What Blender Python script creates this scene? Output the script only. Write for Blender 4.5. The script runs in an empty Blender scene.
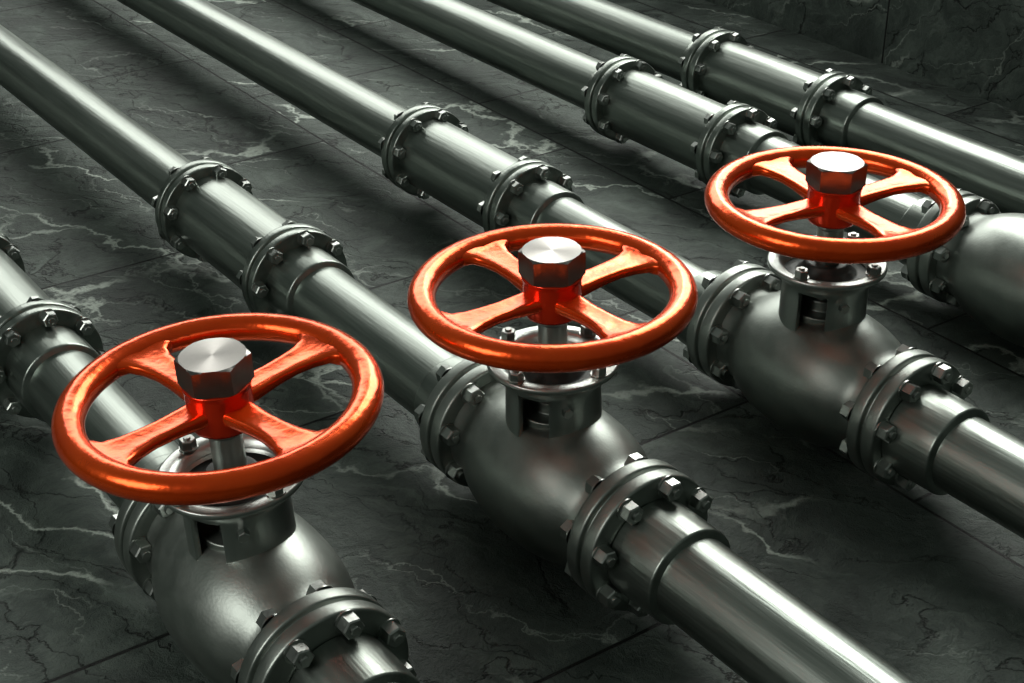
import bpy, bmesh, math, random
from math import sin, cos, pi, radians
from mathutils import Vector, Matrix
random.seed(4)
S = bpy.context.scene
S.view_settings.view_transform = 'Standard'
S.view_settings.look = 'None'
AX = 0.318         # height of the pipe axis above the floor
HC = 3.2 + AX      # camera height

# ------------------------------------------------------------------ materials
def newmat(name):
    m = bpy.data.materials.new(name); m.use_nodes = True
    nt = m.node_tree; b = nt.nodes['Principled BSDF']
    return m, nt, b
def N(nt, t, **kw):
    n = nt.nodes.new(t)
    for k, v in kw.items():
        if hasattr(n, k): setattr(n, k, v)
        else: n.inputs[k].default_value = v
    return n
def ramp(nt, src, stops):
    r = nt.nodes.new('ShaderNodeValToRGB')
    e = r.color_ramp.elements
    while len(e) < len(stops): e.new(0.5)
    for i, (p, c) in enumerate(stops):
        e[i].position = p
        e[i].color = (c, c, c, 1) if isinstance(c, (int, float)) else (*c, 1)
    nt.links.new(src, r.inputs[0]); return r
def mixc(nt, fac, a, b, mode='MIX'):
    m = nt.nodes.new('ShaderNodeMix'); m.data_type = 'RGBA'; m.blend_type = mode
    for s, i in ((fac, 0), (a, 6), (b, 7)):
        if isinstance(s, (int, float)): m.inputs[i].default_value = s
        elif isinstance(s, tuple): m.inputs[i].default_value = (*s, 1)
        else: nt.links.new(s, m.inputs[i])
    return m.outputs[2]

def steel(name, c1, c2, r1, r2, stretch=(1, 1, 1), scale=6, bump=0.05, fine=120, aniso=False):
    m, nt, b = newmat(name); L = nt.links.new
    tc = N(nt, 'ShaderNodeTexCoord')
    mp = N(nt, 'ShaderNodeMapping'); mp.inputs['Scale'].default_value = stretch
    L(tc.outputs['Object'], mp.inputs[0])
    n1 = N(nt, 'ShaderNodeTexNoise', Scale=scale, Detail=6.0, Roughness=0.6)
    L(mp.outputs[0], n1.inputs['Vector'])
    n2 = N(nt, 'ShaderNodeTexNoise', Scale=fine, Detail=3.0)
    L(mp.outputs[0], n2.inputs['Vector'])
    n3 = N(nt, 'ShaderNodeTexNoise', Scale=2.3, Detail=4.0)
    L(tc.outputs['Object'], n3.inputs['Vector'])
    cr = ramp(nt, n1.outputs[0], [(0.3, c1), (0.72, c2)])
    L(mixc(nt, ramp(nt, n3.outputs[0], [(0.3, 0.0), (0.75, 0.35)]).outputs[0], cr.outputs[0], c1), b.inputs['Base Color'])
    b.inputs['Metallic'].default_value = 1
    mr = N(nt, 'ShaderNodeMapRange'); mr.inputs[3].default_value = r1; mr.inputs[4].default_value = r2
    mr.inputs[1].default_value = .3; mr.inputs[2].default_value = .7
    L(n1.outputs[0], mr.inputs[0]); L(mr.outputs[0], b.inputs['Roughness'])
    bp = N(nt, 'ShaderNodeBump', Strength=bump, Distance=0.02)
    L(n2.outputs[0], bp.inputs['Height']); L(bp.outputs[0], b.inputs['Normal'])
    if aniso:
        tg = N(nt, 'ShaderNodeTangent', direction_type='RADIAL', axis='Z')
        L(tg.outputs[0], b.inputs['Tangent']); b.inputs['Anisotropic'].default_value = .8
    return m
M_PIPE = steel('brushed_pipe_steel', (.215, .243, .220), (.35, .386, .352), .28, .42, (1, .05, 1), 14, .08, 60)
M_CAST = steel('cast_steel', (.262, .290, .265), (.36, .390, .36), .35, .46, (1, 1, 1), 7, .04, 90)
M_YOKE = steel('satin_yoke_steel', (.40, .43, .405), (.52, .555, .525), .27, .38, (1, 1, .15), 8, .04, 70)
M_BOLT = steel('bolt_steel', (.34, .36, .34), (.48, .51, .48), .26, .38, (1, 1, 1), 9, .03, 90)
M_NUT = steel('machined_nut_steel', (.20, .195, .18), (.29, .28, .265), .30, .38, (1, 1, 1), 12, .01, 160, True)
M_DARK = steel('dark_bearing_steel', (.05, .055, .053), (.09, .095, .09), .45, .6)

def paint(name, c1, c2, rough, metal):
    m, nt, b = newmat(name); L = nt.links.new
    tc = N(nt, 'ShaderNodeTexCoord')
    n1 = N(nt, 'ShaderNodeTexNoise', Scale=5.0, Detail=5.0)
    n2 = N(nt, 'ShaderNodeTexNoise', Scale=11.0, Detail=3.0)
    L(tc.outputs['Object'], n1.inputs['Vector']); L(tc.outputs['Object'], n2.inputs['Vector'])
    L(ramp(nt, n1.outputs[0], [(.35, c1), (.7, c2)]).outputs[0], b.inputs['Base Color'])
    b.inputs['Metallic'].default_value = metal
    b.inputs['Roughness'].default_value = rough
    b.inputs['Coat Weight'].default_value = .14
    b.inputs['Coat Roughness'].default_value = .06
    bp = N(nt, 'ShaderNodeBump', Strength=.25, Distance=0.02)
    L(n2.outputs[0], bp.inputs['Height']); L(bp.outputs[0], b.inputs['Normal'])
    return m
M_ORANGE = paint('orange_enamel', (.84, .070, .004), (.97, .105, .007), .24, .72)
M_RED = paint('red_enamel', (.90, .036, .005), (.98, .058, .009), .18, .65)

def slate(name, rot, tile=(1.15, 1.9), gain=1.0):
    m, nt, b = newmat(name); L = nt.links.new
    tc = N(nt, 'ShaderNodeTexCoord')
    mp = N(nt, 'ShaderNodeMapping'); mp.inputs['Rotation'].default_value = rot
    L(tc.outputs['Object'], mp.inputs[0]); V = mp.outputs[0]
    mb = N(nt, 'ShaderNodeMapping'); mb.inputs['Rotation'].default_value = (0, 0, pi / 2)
    mb.inputs['Location'].default_value = (0.4, 0.35, 0)
    L(V, mb.inputs[0])
    br = N(nt, 'ShaderNodeTexBrick'); br.offset = .5
    br.inputs['Scale'].default_value = 1; br.inputs['Mortar Size'].default_value = .009
    br.inputs['Mortar Smooth'].default_value = .3
    br.inputs['Brick Width'].default_value = tile[1]; br.inputs['Row Height'].default_value = tile[0]
    br.inputs['Color1'].default_value = (0, 0, 0, 1); br.inputs['Color2'].default_value = (1, 1, 1, 1)
    L(mb.outputs[0], br.inputs['Vector'])
    nd = N(nt, 'ShaderNodeTexNoise', Scale=1.3, Detail=7.0, Roughness=.6); L(V, nd.inputs['Vector'])
    sub = N(nt, 'ShaderNodeVectorMath', operation='SUBTRACT'); sub.inputs[1].default_value = (.5, .5, .5)
    L(nd.outputs['Color'], sub.inputs[0])
    sc = N(nt, 'ShaderNodeVectorMath', operation='SCALE'); sc.inputs['Scale'].default_value = .70
    L(sub.outputs[0], sc.inputs[0])
    ofs = N(nt, 'ShaderNodeVectorMath', operation='SCALE'); ofs.inputs['Scale'].default_value = 7.3
    L(br.outputs['Color'], ofs.inputs[0])
    ad = N(nt, 'ShaderNodeVectorMath', operation='ADD'); L(V, ad.inputs[0]); L(sc.outputs[0], ad.inputs[1])
    ad2 = N(nt, 'ShaderNodeVectorMath', operation='ADD'); L(ad.outputs[0], ad2.inputs[0]); L(ofs.outputs[0], ad2.inputs[1])
    sh0 = N(nt, 'ShaderNodeMapping'); sh0.inputs['Rotation'].default_value = (0, 0, radians(62))
    L(ad2.outputs[0], sh0.inputs[0])
    sh = N(nt, 'ShaderNodeMapping'); sh.inputs['Scale'].default_value = (.30, 1.35, 1)
    L(sh0.outputs[0], sh.inputs[0])
    def vein(scale, w, nscale, lo, hi, p=1.0):
        v = N(nt, 'ShaderNodeTexVoronoi', feature='DISTANCE_TO_EDGE', Scale=scale)
        L(sh.outputs[0], v.inputs['Vector'])
        nw = N(nt, 'ShaderNodeTexNoise', Scale=9.0, Detail=4.0); L(V, nw.inputs['Vector'])
        a = N(nt, 'ShaderNodeMath', operation='MULTIPLY'); L(v.outputs['Distance'], a.inputs[0])
        q = N(nt, 'ShaderNodeMapRange'); q.inputs[1].default_value = .3; q.inputs[2].default_value = .7
        q.inputs[3].default_value = .6; q.inputs[4].default_value = 2.4; L(nw.outputs[0], q.inputs[0]); L(q.outputs[0], a.inputs[1])
        line = ramp(nt, a.outputs[0], [(0.0, 1.0), (w*.45, .6), (w, 0.0)])
        nm = N(nt, 'ShaderNodeTexNoise', Scale=nscale, Detail=4.0); L(ad2.outputs[0], nm.inputs['Vector'])
        mk = ramp(nt, nm.outputs[0], [(lo, 0.0), (hi, p)])
        mm = N(nt, 'ShaderNodeMath', operation='MULTIPLY')
        L(line.outputs[0], mm.inputs[0]); L(mk.outputs[0], mm.inputs[1]); return mm.outputs[0]
    v1 = vein(1.0, .024, .9, .47, .57)
    v2 = vein(2.4, .022, 1.6, .48, .64, .5)
    mx = N(nt, 'ShaderNodeMath', operation='MAXIMUM'); L(v1, mx.inputs[0]); L(v2, mx.inputs[1])
    n1 = N(nt, 'ShaderNodeTexNoise', Scale=2.4, Detail=12.0, Roughness=.75, Distortion=.5); L(ad2.outputs[0], n1.inputs['Vector'])
    g = gain
    base = ramp(nt, n1.outputs[0], [(.32, (.022*g, .032*g, .027*g)), (.5, (.064*g, .084*g, .072*g)), (.70, (.155*g, .190*g, .165*g))])
    sf = N(nt, 'ShaderNodeMapping'); sf.inputs['Scale'].default_value = (.8, 6.0, 1); L(sh0.outputs[0], sf.inputs[0])
    n4 = N(nt, 'ShaderNodeTexNoise', Scale=1.6, Detail=8.0, Roughness=.7); L(sf.outputs[0], n4.inputs['Vector'])
    dr = ramp(nt, n4.outputs[0], [(.54, 0.0), (.74, .5)])
    dark_crack = vein(3.4, .026, 2.0, .36, .48)
    c00 = mixc(nt, dr.outputs[0], base.outputs[0], (.22*g, .268*g, .235*g))
    c0 = mixc(nt, dark_crack, c00, (.006, .009, .007))
    c1 = mixc(nt, mx.outputs[0], c0, (.46, .52, .46))
    c2 = mixc(nt, br.outputs['Fac'], c1, (.004, .005, .004))
    L(c2, b.inputs['Base Color'])
    rr = ramp(nt, n1.outputs[0], [(.3, .46), (.7, .66)]); L(rr.outputs[0], b.inputs['Roughness'])
    b.inputs['Specular IOR Level'].default_value = .3
    nb = N(nt, 'ShaderNodeTexNoise', Scale=3.5, Detail=8.0, Roughness=.7); L(ad2.outputs[0], nb.inputs['Vector'])
    b1 = N(nt, 'ShaderNodeBump', Strength=.8, Distance=.06); L(nb.outputs[0], b1.inputs['Height'])
    inv = N(nt, 'ShaderNodeMath', operation='SUBTRACT'); inv.inputs[0].default_value = 1; L(dark_crack, inv.inputs[1])
    b2 = N(nt, 'ShaderNodeBump', Strength=.6, Distance=.02); L(inv.outputs[0], b2.inputs['Height']); L(b1.outputs[0], b2.inputs['Normal'])
    inv2 = N(nt, 'ShaderNodeMath', operation='SUBTRACT'); inv2.inputs[0].default_value = 1; L(br.outputs['Fac'], inv2.inputs[1])
    b3 = N(nt, 'ShaderNodeBump', Strength=.7, Distance=.02); L(inv2.outputs[0], b3.inputs['Height']); L(b2.outputs[0], b3.inputs['Normal'])
    L(b3.outputs[0], b.inputs['Normal'])
    return m
M_FLOOR = slate('slate_tiles_ground', (0, 0, 0), gain=.82)
M_WALL = slate('slate_tiles_side', (0, pi / 2, 0), gain=1.0)
M_WALLB = slate('slate_tiles_end', (pi / 2, 0, 0))

# ------------------------------------------------------------------ mesh helpers
def rounded(pts, rad=.008):
    out = [pts[0]]
    for i in range(1, len(pts) - 1):
        p0, p, p1 = Vector(pts[i-1]), Vector(pts[i]), Vector(pts[i+1])
        a, c = p0 - p, p1 - p
        la, lc = a.length, c.length
        if la < 1e-6 or lc < 1e-6: continue
        if a.angle(c) > radians(165): out.append(tuple(p)); continue
        r = min(rad, la * .45, lc * .45)
        q0, q1 = p + a / la * r, p + c / lc * r
        for t in (0, .33, .67, 1):
            out.append(tuple(q0 * (1-t)**2 + p * 2*t*(1-t) + q1 * t*t))
    out.append(pts[-1]); return out

def lathe(bm, prof, org, axis='Y', seg=72, rad=.008, smooth_prof=False, caps=False):
    if not smooth_prof: prof = rounded(prof, rad)
    rings = []
    for (r, t) in prof:
        ring = []
        for i in range(seg):
            a = 2 * pi * i / seg
            if axis == 'Y': v = Vector((r * cos(a), t, r * sin(a)))
            else: v = Vector((r * cos(a), r * sin(a), t))
            ring.append(bm.verts.new(v + Vector(org)))
        rings.append(ring)
    fs = []
    for k in range(len(rings) - 1):
        for i in range(seg):
            j = (i + 1) % seg
            fs.append(bm.faces.new((rings[k][i], rings[k][j], rings[k+1][j], rings[k+1][i])))
    if caps:
        bm.faces.new(rings[0]); bm.faces.new(list(reversed(rings[-1])))
    return fs

def hexbolt(bm, pos, d, R=.04, h=.045, ph=0.0, tip=True):
    d = Vector(d).normalized()
    q = Vector((0, 0, 1)).rotation_difference(d)
    M = Matrix.Translation(Vector(pos)) @ q.to_matrix().to_4x4()
    def ring(r, z, n, p=0):
        return [bm.verts.new(M @ Vector((r * cos(2*pi*i/n + p), r * sin(2*pi*i/n + p), z))) for i in range(n)]
    def skin(a, b_):
        n = len(a)
        for i in range(n): bm.faces.new((a[i], a[(i+1) % n], b_[(i+1) % n], b_[i]))
    w0 = ring(R*1.12, 0, 20); w1 = ring(R*1.12, h*.12, 20); skin(w0, w1); bm.faces.new(w1)
    a = ring(R, h*.12, 6, ph); b_ = ring(R, h*.9, 6, ph); c = ring(R*.88, h, 6, ph)
    skin(a, b_); skin(b_, c); bm.faces.new(c)
    if tip:
        t0 = ring(R*.45, h*.98, 12); t1 = ring(R*.45, h*1.15, 12); t2 = ring(R*.38, h*1.2, 12)
        skin(t0, t1); skin(t1, t2); bm.faces.new(t2)

def finish(bm, name, mat, parent=None, ang=38, loc=None):
    bmesh.ops.recalc_face_normals(bm, faces=bm.faces)
    me = bpy.data.meshes.new(name); bm.to_mesh(me); bm.free()
    for p in me.polygons: p.use_smooth = True
    me.set_sharp_from_angle(angle=radians(ang))
    me.materials.append(mat)
    o = bpy.data.objects.new(name, me); S.collection.objects.link(o)
    if loc is not None: o.location = loc
    if parent: o.parent = parent
    return o
def empty(name, loc):
    e = bpy.data.objects.new(name, None); e.location = loc; e.empty_display_size = .2
    S.collection.objects.link(e); return e

def flange_prof(y, r, h, r0):
    return [(r0, y-h), (r, y-h), (r, y-.010), (r-.02, y-.007), (r-.02, y+.007), (r, y+.010), (r, y+h), (r0, y+h)]

# ------------------------------------------------------------------ room
def plane(name, pts, mat):
    bm = bmesh.new(); bm.faces.new([bm.verts.new(p) for p in pts])
    me = bpy.data.meshes.new(name); bm.to_mesh(me); bm.free(); me.materials.append(mat)
    o = bpy.data.objects.new(name, me); S.collection.objects.link(o); return o
XW = 8.15
plane('floor', [(-6, -4, 0), (XW, -4, 0), (XW, 18, 0), (-6, 18, 0)], M_FLOOR)
plane('wall_right', [(XW, -4, 0), (XW, 18, 0), (XW, 18, 2.4), (XW, -4, 2.4)], M_WALL)
plane('wall_back', [(-6, 18, 0), (XW, 18, 0), (XW, 18, 2.4), (-6, 18, 2.4)], M_WALLB)

# ------------------------------------------------------------------ pipelines
RP = .155
Y_D, Y_U, Y_S = 3.37, 4.31, 3.86
HF = .068
def pipeline(X, valve=True, ya=6.8, yb=5.85):
    e = empty('steel_pipeline', (X, 0, AX))
    bm = bmesh.new()
    def seg(y0, y1):
        lathe(bm, [(RP, y0), (RP, y1)], (0, 0, 0), rad=.004)
    if valve:
        seg(-2.5, Y_D-HF-.001); seg(Y_U+HF+.001, 17.9)
        lathe(bm, [(.14, Y_D-HF-.235), (.183, Y_D-HF-.222), (.185, Y_D-HF-.001), (.05, Y_D-HF-.001)], (0, 0, 0))
        lathe(bm, [(.05, Y_U+HF+.001), (.180, Y_U+HF+.001), (.180, Y_U+HF+.16), (.15, Y_U+HF+.175)], (0, 0, 0))
    else:
        seg(-2.5, 17.9)
    finish(bm, 'pipe_tube', M_PIPE, e)
    bm = bmesh.new()
    lathe(bm, [(.198, yb), (.198, ya)], (0, 0, 0))
    for y in (ya, yb):
        lathe(bm, flange_prof(y, .248, .058, .15), (0, 0, 0), rad=.010)
    lathe(bm, [(RP-.01, ya+.17), (.170, ya+.16), (.176, ya+.05)], (0, 0, 0))
    lathe(bm, [(RP-.01, yb-.27), (.180, yb-.255), (.180, yb-.05)], (0, 0, 0))
    finish(bm, 'coupling_spool', M_PIPE, e)
    bm = bmesh.new()
    for k, y in enumerate((ya, yb)):
        for i in range(8):
            a = 2*pi*(i+.5)/8 + .15*k + .1
            p = (.219*cos(a), 0, .219*sin(a))
            for s in (-1, 1):
                hexbolt(bm, (p[0], y+s*.058, p[2]), (0, s, 0), .033, .044, random.random())
    finish(bm, 'coupling_bolts', M_BOLT, e, 25)
    return e

pipeline(1.685, True, 6.72, 5.78)
pipeline(2.915)
pipeline(4.25, True, 6.83, 5.86)
pipeline(5.66, True, 6.85, 5.86)
pipeline(6.48, False, 6.93, 5.93)

# ------------------------------------------------------------------ valves
def valve_body(e):
    dU, dD = Y_U - Y_S, Y_D - Y_S
    bm = bmesh.new()
    prof = []
    R = .290
    c = (dU + dD) / 2
    L = (dU - dD) / 2 - HF
    n = 44
    for i in range(n+1):
        t = -L + 2*L*i/n
        s = abs(t)/L
        r = R * (max(0, 1 - (s*.90)**2.3))**.5
        rn = .195 + .015*s
        k = .018
        r = rn + (r-rn+math.sqrt((r-rn)**2 + k*k))/2
        prof.append((r, c + t))
    lathe(bm, prof, (0, 0, 0), seg=96, smooth_prof=True)
    finish(bm, 'valve_body', M_CAST, e, 50)
    bm = bmesh.new()
    for y in (dU, dD):
        lathe(bm, flange_prof(y, .266, HF, .10), (0, 0, 0), seg=96, rad=.012)
    finish(bm, 'body_flanges', M_CAST, e)
    bm = bmesh.new()
    for k, y in enumerate((dU, dD)):
        for i in range(8):
            a = 2*pi*(i+.5)/8 + .12
            for s in (-1, 1):
                hexbolt(bm, (.229*cos(a), y+s*HF, .229*sin(a)), (0, s, 0), .037, .052, random.random())
    finish(bm, 'flange_bolts', M_BOLT, e, 25)

ZW = 0.75
def handwheel(parent, ang):
    zc = ZW
    R, r = .454, .049
    bm = bmesh.new()
    ns, nr = 128, 24
    rings = []
    for i in range(ns):
        a = 2*pi*i/ns; ring = []
        for j in range(nr):
            b = 2*pi*j/nr
            rr = R + r*cos(b); zz = r*.94*sin(b)
            ring.append(bm.verts.new((rr*cos(a), rr*sin(a), zz)))
        rings.append(ring)
    for i in range(ns):
        for j in range(nr):
            bm.faces.new((rings[i][j], rings[(i+1)%ns][j], rings[(i+1)%ns][(j+1)%nr], rings[i][(j+1)%nr]))
    st = [(.06, .056, .026, -.008), (.10, .055, .026, -.008), (.14, .052, .024, -.006), (.20, .048, .021, -.003), (.27, .050, .020, .0),
          (.33, .060, .020, .0), (.38, .078, .022, .0), (.41, .100, .026, .0), (.435, .125, .030, .0), (.455, .14, .026, 0)]
    nseg = 24
    for k in range(4):
        a0 = k*pi/2
        prev = None
        for (x, w, t, z) in st:
            ring = []
            for j in range(nseg):
                b = 2*pi*j/nseg
                cx, sx = cos(b), sin(b)
                yy = w * math.copysign(abs(cx)**.5, cx)
                zz = z + t * math.copysign(abs(sx)**.5, sx)
                if sx > .3 and x < .42: zz -= .005 * (1 - min(1, abs(yy)/(w*.8)))
                xx = x - (0.35*abs(yy)**1.2 if x > .4 else 0)
                ring.append(bm.verts.new((xx*cos(a0)-yy*sin(a0), xx*sin(a0)+yy*cos(a0), zz)))
            if prev:
                for j in range(nseg):
                    bm.faces.new((prev[j], prev[(j+1)%nseg], ring[(j+1)%nseg], ring[j]))
            prev = ring
    wheel = finish(bm, 'handwheel', M_ORANGE, parent, 55, (0, 0, zc)); wheel.rotation_euler = (0, 0, ang)
    bm = bmesh.new()
    lathe(bm, [(.05, -.080), (.094, -.080), (.103, -.065), (.103, .055), (.109, .073), (.05, .073)], (0, 0, 0), 'Z', rad=.006)
    finish(bm, 'wheel_hub', M_RED, wheel)
    bm = bmesh.new()
    def ring(r, z, n, p=0): return [bm.verts.new((r*cos(2*pi*i/n+p), r*sin(2*pi*i/n+p), z)) for i in range(n)]
    def skin(a, b_):
        n = len(a)
        for i in range(n): bm.faces.new((a[i], a[(i+1) % n], b_[(i+1) % n], b_[i]))
    z0, z1 = .074, .166
    n = 72
    def hexr(a):
        m = (a % (pi/3)) - pi/6
        return .116*cos(pi/6)/cos(m)
    def hring(rc, z):
        return [bm.verts.new((min(hexr(2*pi*i/n), rc)*cos(2*pi*i/n), min(hexr(2*pi*i/n), rc)*sin(2*pi*i/n), z)) for i in range(n)]
    h0 = hring(.110, z0); h1 = hring(.2, z0+.004); h2 = hring(.2, z1-.006); h2b = hring(.110, z1-.004); h3 = hring(.102, z1)
    h4 = ring(.09, z1, n); h5 = ring(.045, z1, n); h6 = ring(.004, z1, n)
    skin(h0, h1); skin(h1, h2); skin(h2, h2b); skin(h2b, h3); skin(h3, h4); skin(h4, h5); skin(h5, h6)
    bm.faces.new(h6); bm.faces.new(h0)
    nut = finish(bm, 'stem_nut', M_NUT, wheel, 18); nut.rotation_euler = (0, 0, .35)
    return wheel

def globe_valve(X, ang, tilt):
    e = empty('globe_valve', (X, Y_S, AX))
    e.rotation_euler = (0, radians(-tilt), 0)     # bonnet turned slightly about the pipe axis
    valve_body(e)
    zt = ZW - .255
    prof = rounded([(.180, .12), (.175, .24), (.172, zt-.11), (.178, zt-.07), (.210, zt-.032), (.238, zt-.024), (.238, zt), (.19, zt), (.165, zt-.03)], .016)
    seg = 90
    wa = radians(207)
    P = []
    for i, p in enumerate(prof):
        P.append(p)
        if i+1 < len(prof):
            q = prof[i+1]
            if q[1]-p[1] > .05:
                k = 8
                for s in range(1, k): P.append((p[0]+(q[0]-p[0])*s/k, p[1]+(q[1]-p[1])*s/k))
    bm = bmesh.new(); rings = []
    for (r, t) in P:
        rings.append([bm.verts.new((r*cos(2*pi*i/seg), r*sin(2*pi*i/seg), t)) for i in range(seg)])
    for k in range(len(P)-1):
        zm = (P[k][1]+P[k+1][1])/2
        for i in range(seg):
            a = 2*pi*(i+.5)/seg
            d = abs((a-wa+pi/2) % pi - pi/2)
            if P[k+1][1] > P[k][1] and .20 < zm < zt-.085 and d < radians(19): continue
            bm.faces.new((rings[k][i], rings[k][(i+1)%seg], rings[k+1][(i+1)%seg], rings[k+1][i]))
    yk = finish(bm, 'yoke', M_YOKE, e, 40)
    sm = yk.modifiers.new('wall', 'SOLIDIFY'); sm.thickness = .022; sm.offset = -1
    bv = yk.modifiers.new('edge', 'BEVEL'); bv.width = .004; bv.segments = 2; bv.limit_method = 'ANGLE'; bv.angle_limit = radians(60)
    bm = bmesh.new()
    lathe(bm, [(.02, .255), (.13, .255), (.13, .290), (.075, .295), (.075, .34), (.02, .34)], (0, 0, 0), 'Z', rad=.006)
    finish(bm, 'gland', M_CAST, e)
    bm = bmesh.new()
    lathe(bm, [(.052, .24), (.052, ZW-.11), (.060, ZW-.105), (.060, ZW-.07), (.04, ZW-.07)], (0, 0, 0), 'Z', rad=.004)
    finish(bm, 'stem', M_YOKE, e, 60)
    bm = bmesh.new()
    lathe(bm, [(.19, zt-.05), (.12, zt-.05), (.10, zt-.03), (.085, zt), (.05, zt)], (0, 0, 0), 'Z', rad=.008)
    finish(bm, 'bearing_cap', M_DARK, e)
    bm = bmesh.new()
    for i in range(4):
        a = 2*pi*i/4 + radians(15)
        hexbolt(bm, (.205*cos(a), .205*sin(a), zt), (0, 0, 1), .028, .036, random.random())
    for i in range(2):
        a = radians(250) + i*pi
        hexbolt(bm, (.171*cos(a), .171*sin(a), zt-.13), (cos(a), sin(a), 0), .02, .022, 0, False)
    for s in (-1, 1):
        hexbolt(bm, (s*.1*cos(wa+pi/2), s*.1*sin(wa+pi/2), .29), (0, 0, 1), .022, .03)
    finish(bm, 'collar_bolts', M_BOLT, e, 25)
    handwheel(e, ang)
    return e
globe_valve(1.680, radians(11), 3.2)
globe_valve(2.925, radians(1), 1.6)
globe_valve(4.280, radians(-7), .4)
cv = empty('check_valve', (5.66, Y_S, AX)); valve_body(cv)

# ------------------------------------------------------------------ lights
w = bpy.data.worlds.new('world'); S.world = w; w.use_nodes = True
nt = w.node_tree; bg = nt.nodes['Background']
tc = nt.nodes.new('ShaderNodeTexCoord'); sx = nt.nodes.new('ShaderNodeSeparateXYZ')
nt.links.new(tc.outputs['Generated'], sx.inputs[0])
rp = ramp(nt, sx.outputs[2], [(0.0, (.015, .019, .016)), (.35, (.12, .142, .125)), (1.0, (.17, .195, .175))])
nt.links.new(rp.outputs[0], bg.inputs[0]); bg.inputs[1].default_value = .72

def area(name, loc, tgt, sx_, sy_, power, col=(1, 1, 1)):
    l = bpy.data.lights.new(name, 'AREA'); l.shape = 'RECTANGLE'; l.size = sx_; l.size_y = sy_; l.energy = power; l.color = col
    o = bpy.data.objects.new(name, l); S.collection.objects.link(o); o.location = loc
    o.rotation_euler = (Vector(tgt)-Vector(loc)).to_track_quat('-Z', 'Y').to_euler(); return o
area('softbox_main', (10, 9, 7.0), (3.5, 5, 0), 5, 6.5, 1000, (1, 1, .95))
area('softbox_far', (12, 25, 12), (3, 7, 0), 18, 8, 2200, (1, 1, .95))
area('softbox_left', (-6, 4, 5.5), (3.5, 5, .3), 4, 4, 300, (1, 1, .95))

# ------------------------------------------------------------------ camera
cam = bpy.data.cameras.new('camera'); co = bpy.data.objects.new('camera', cam); S.collection.objects.link(co)
co.location = (0, 0, HC); co.rotation_euler = (radians(90-28.7), 0, radians(-35.3))
cam.sensor_width = 36; cam.lens = 1560/1024*36; cam.clip_end = 200
S.camera = co
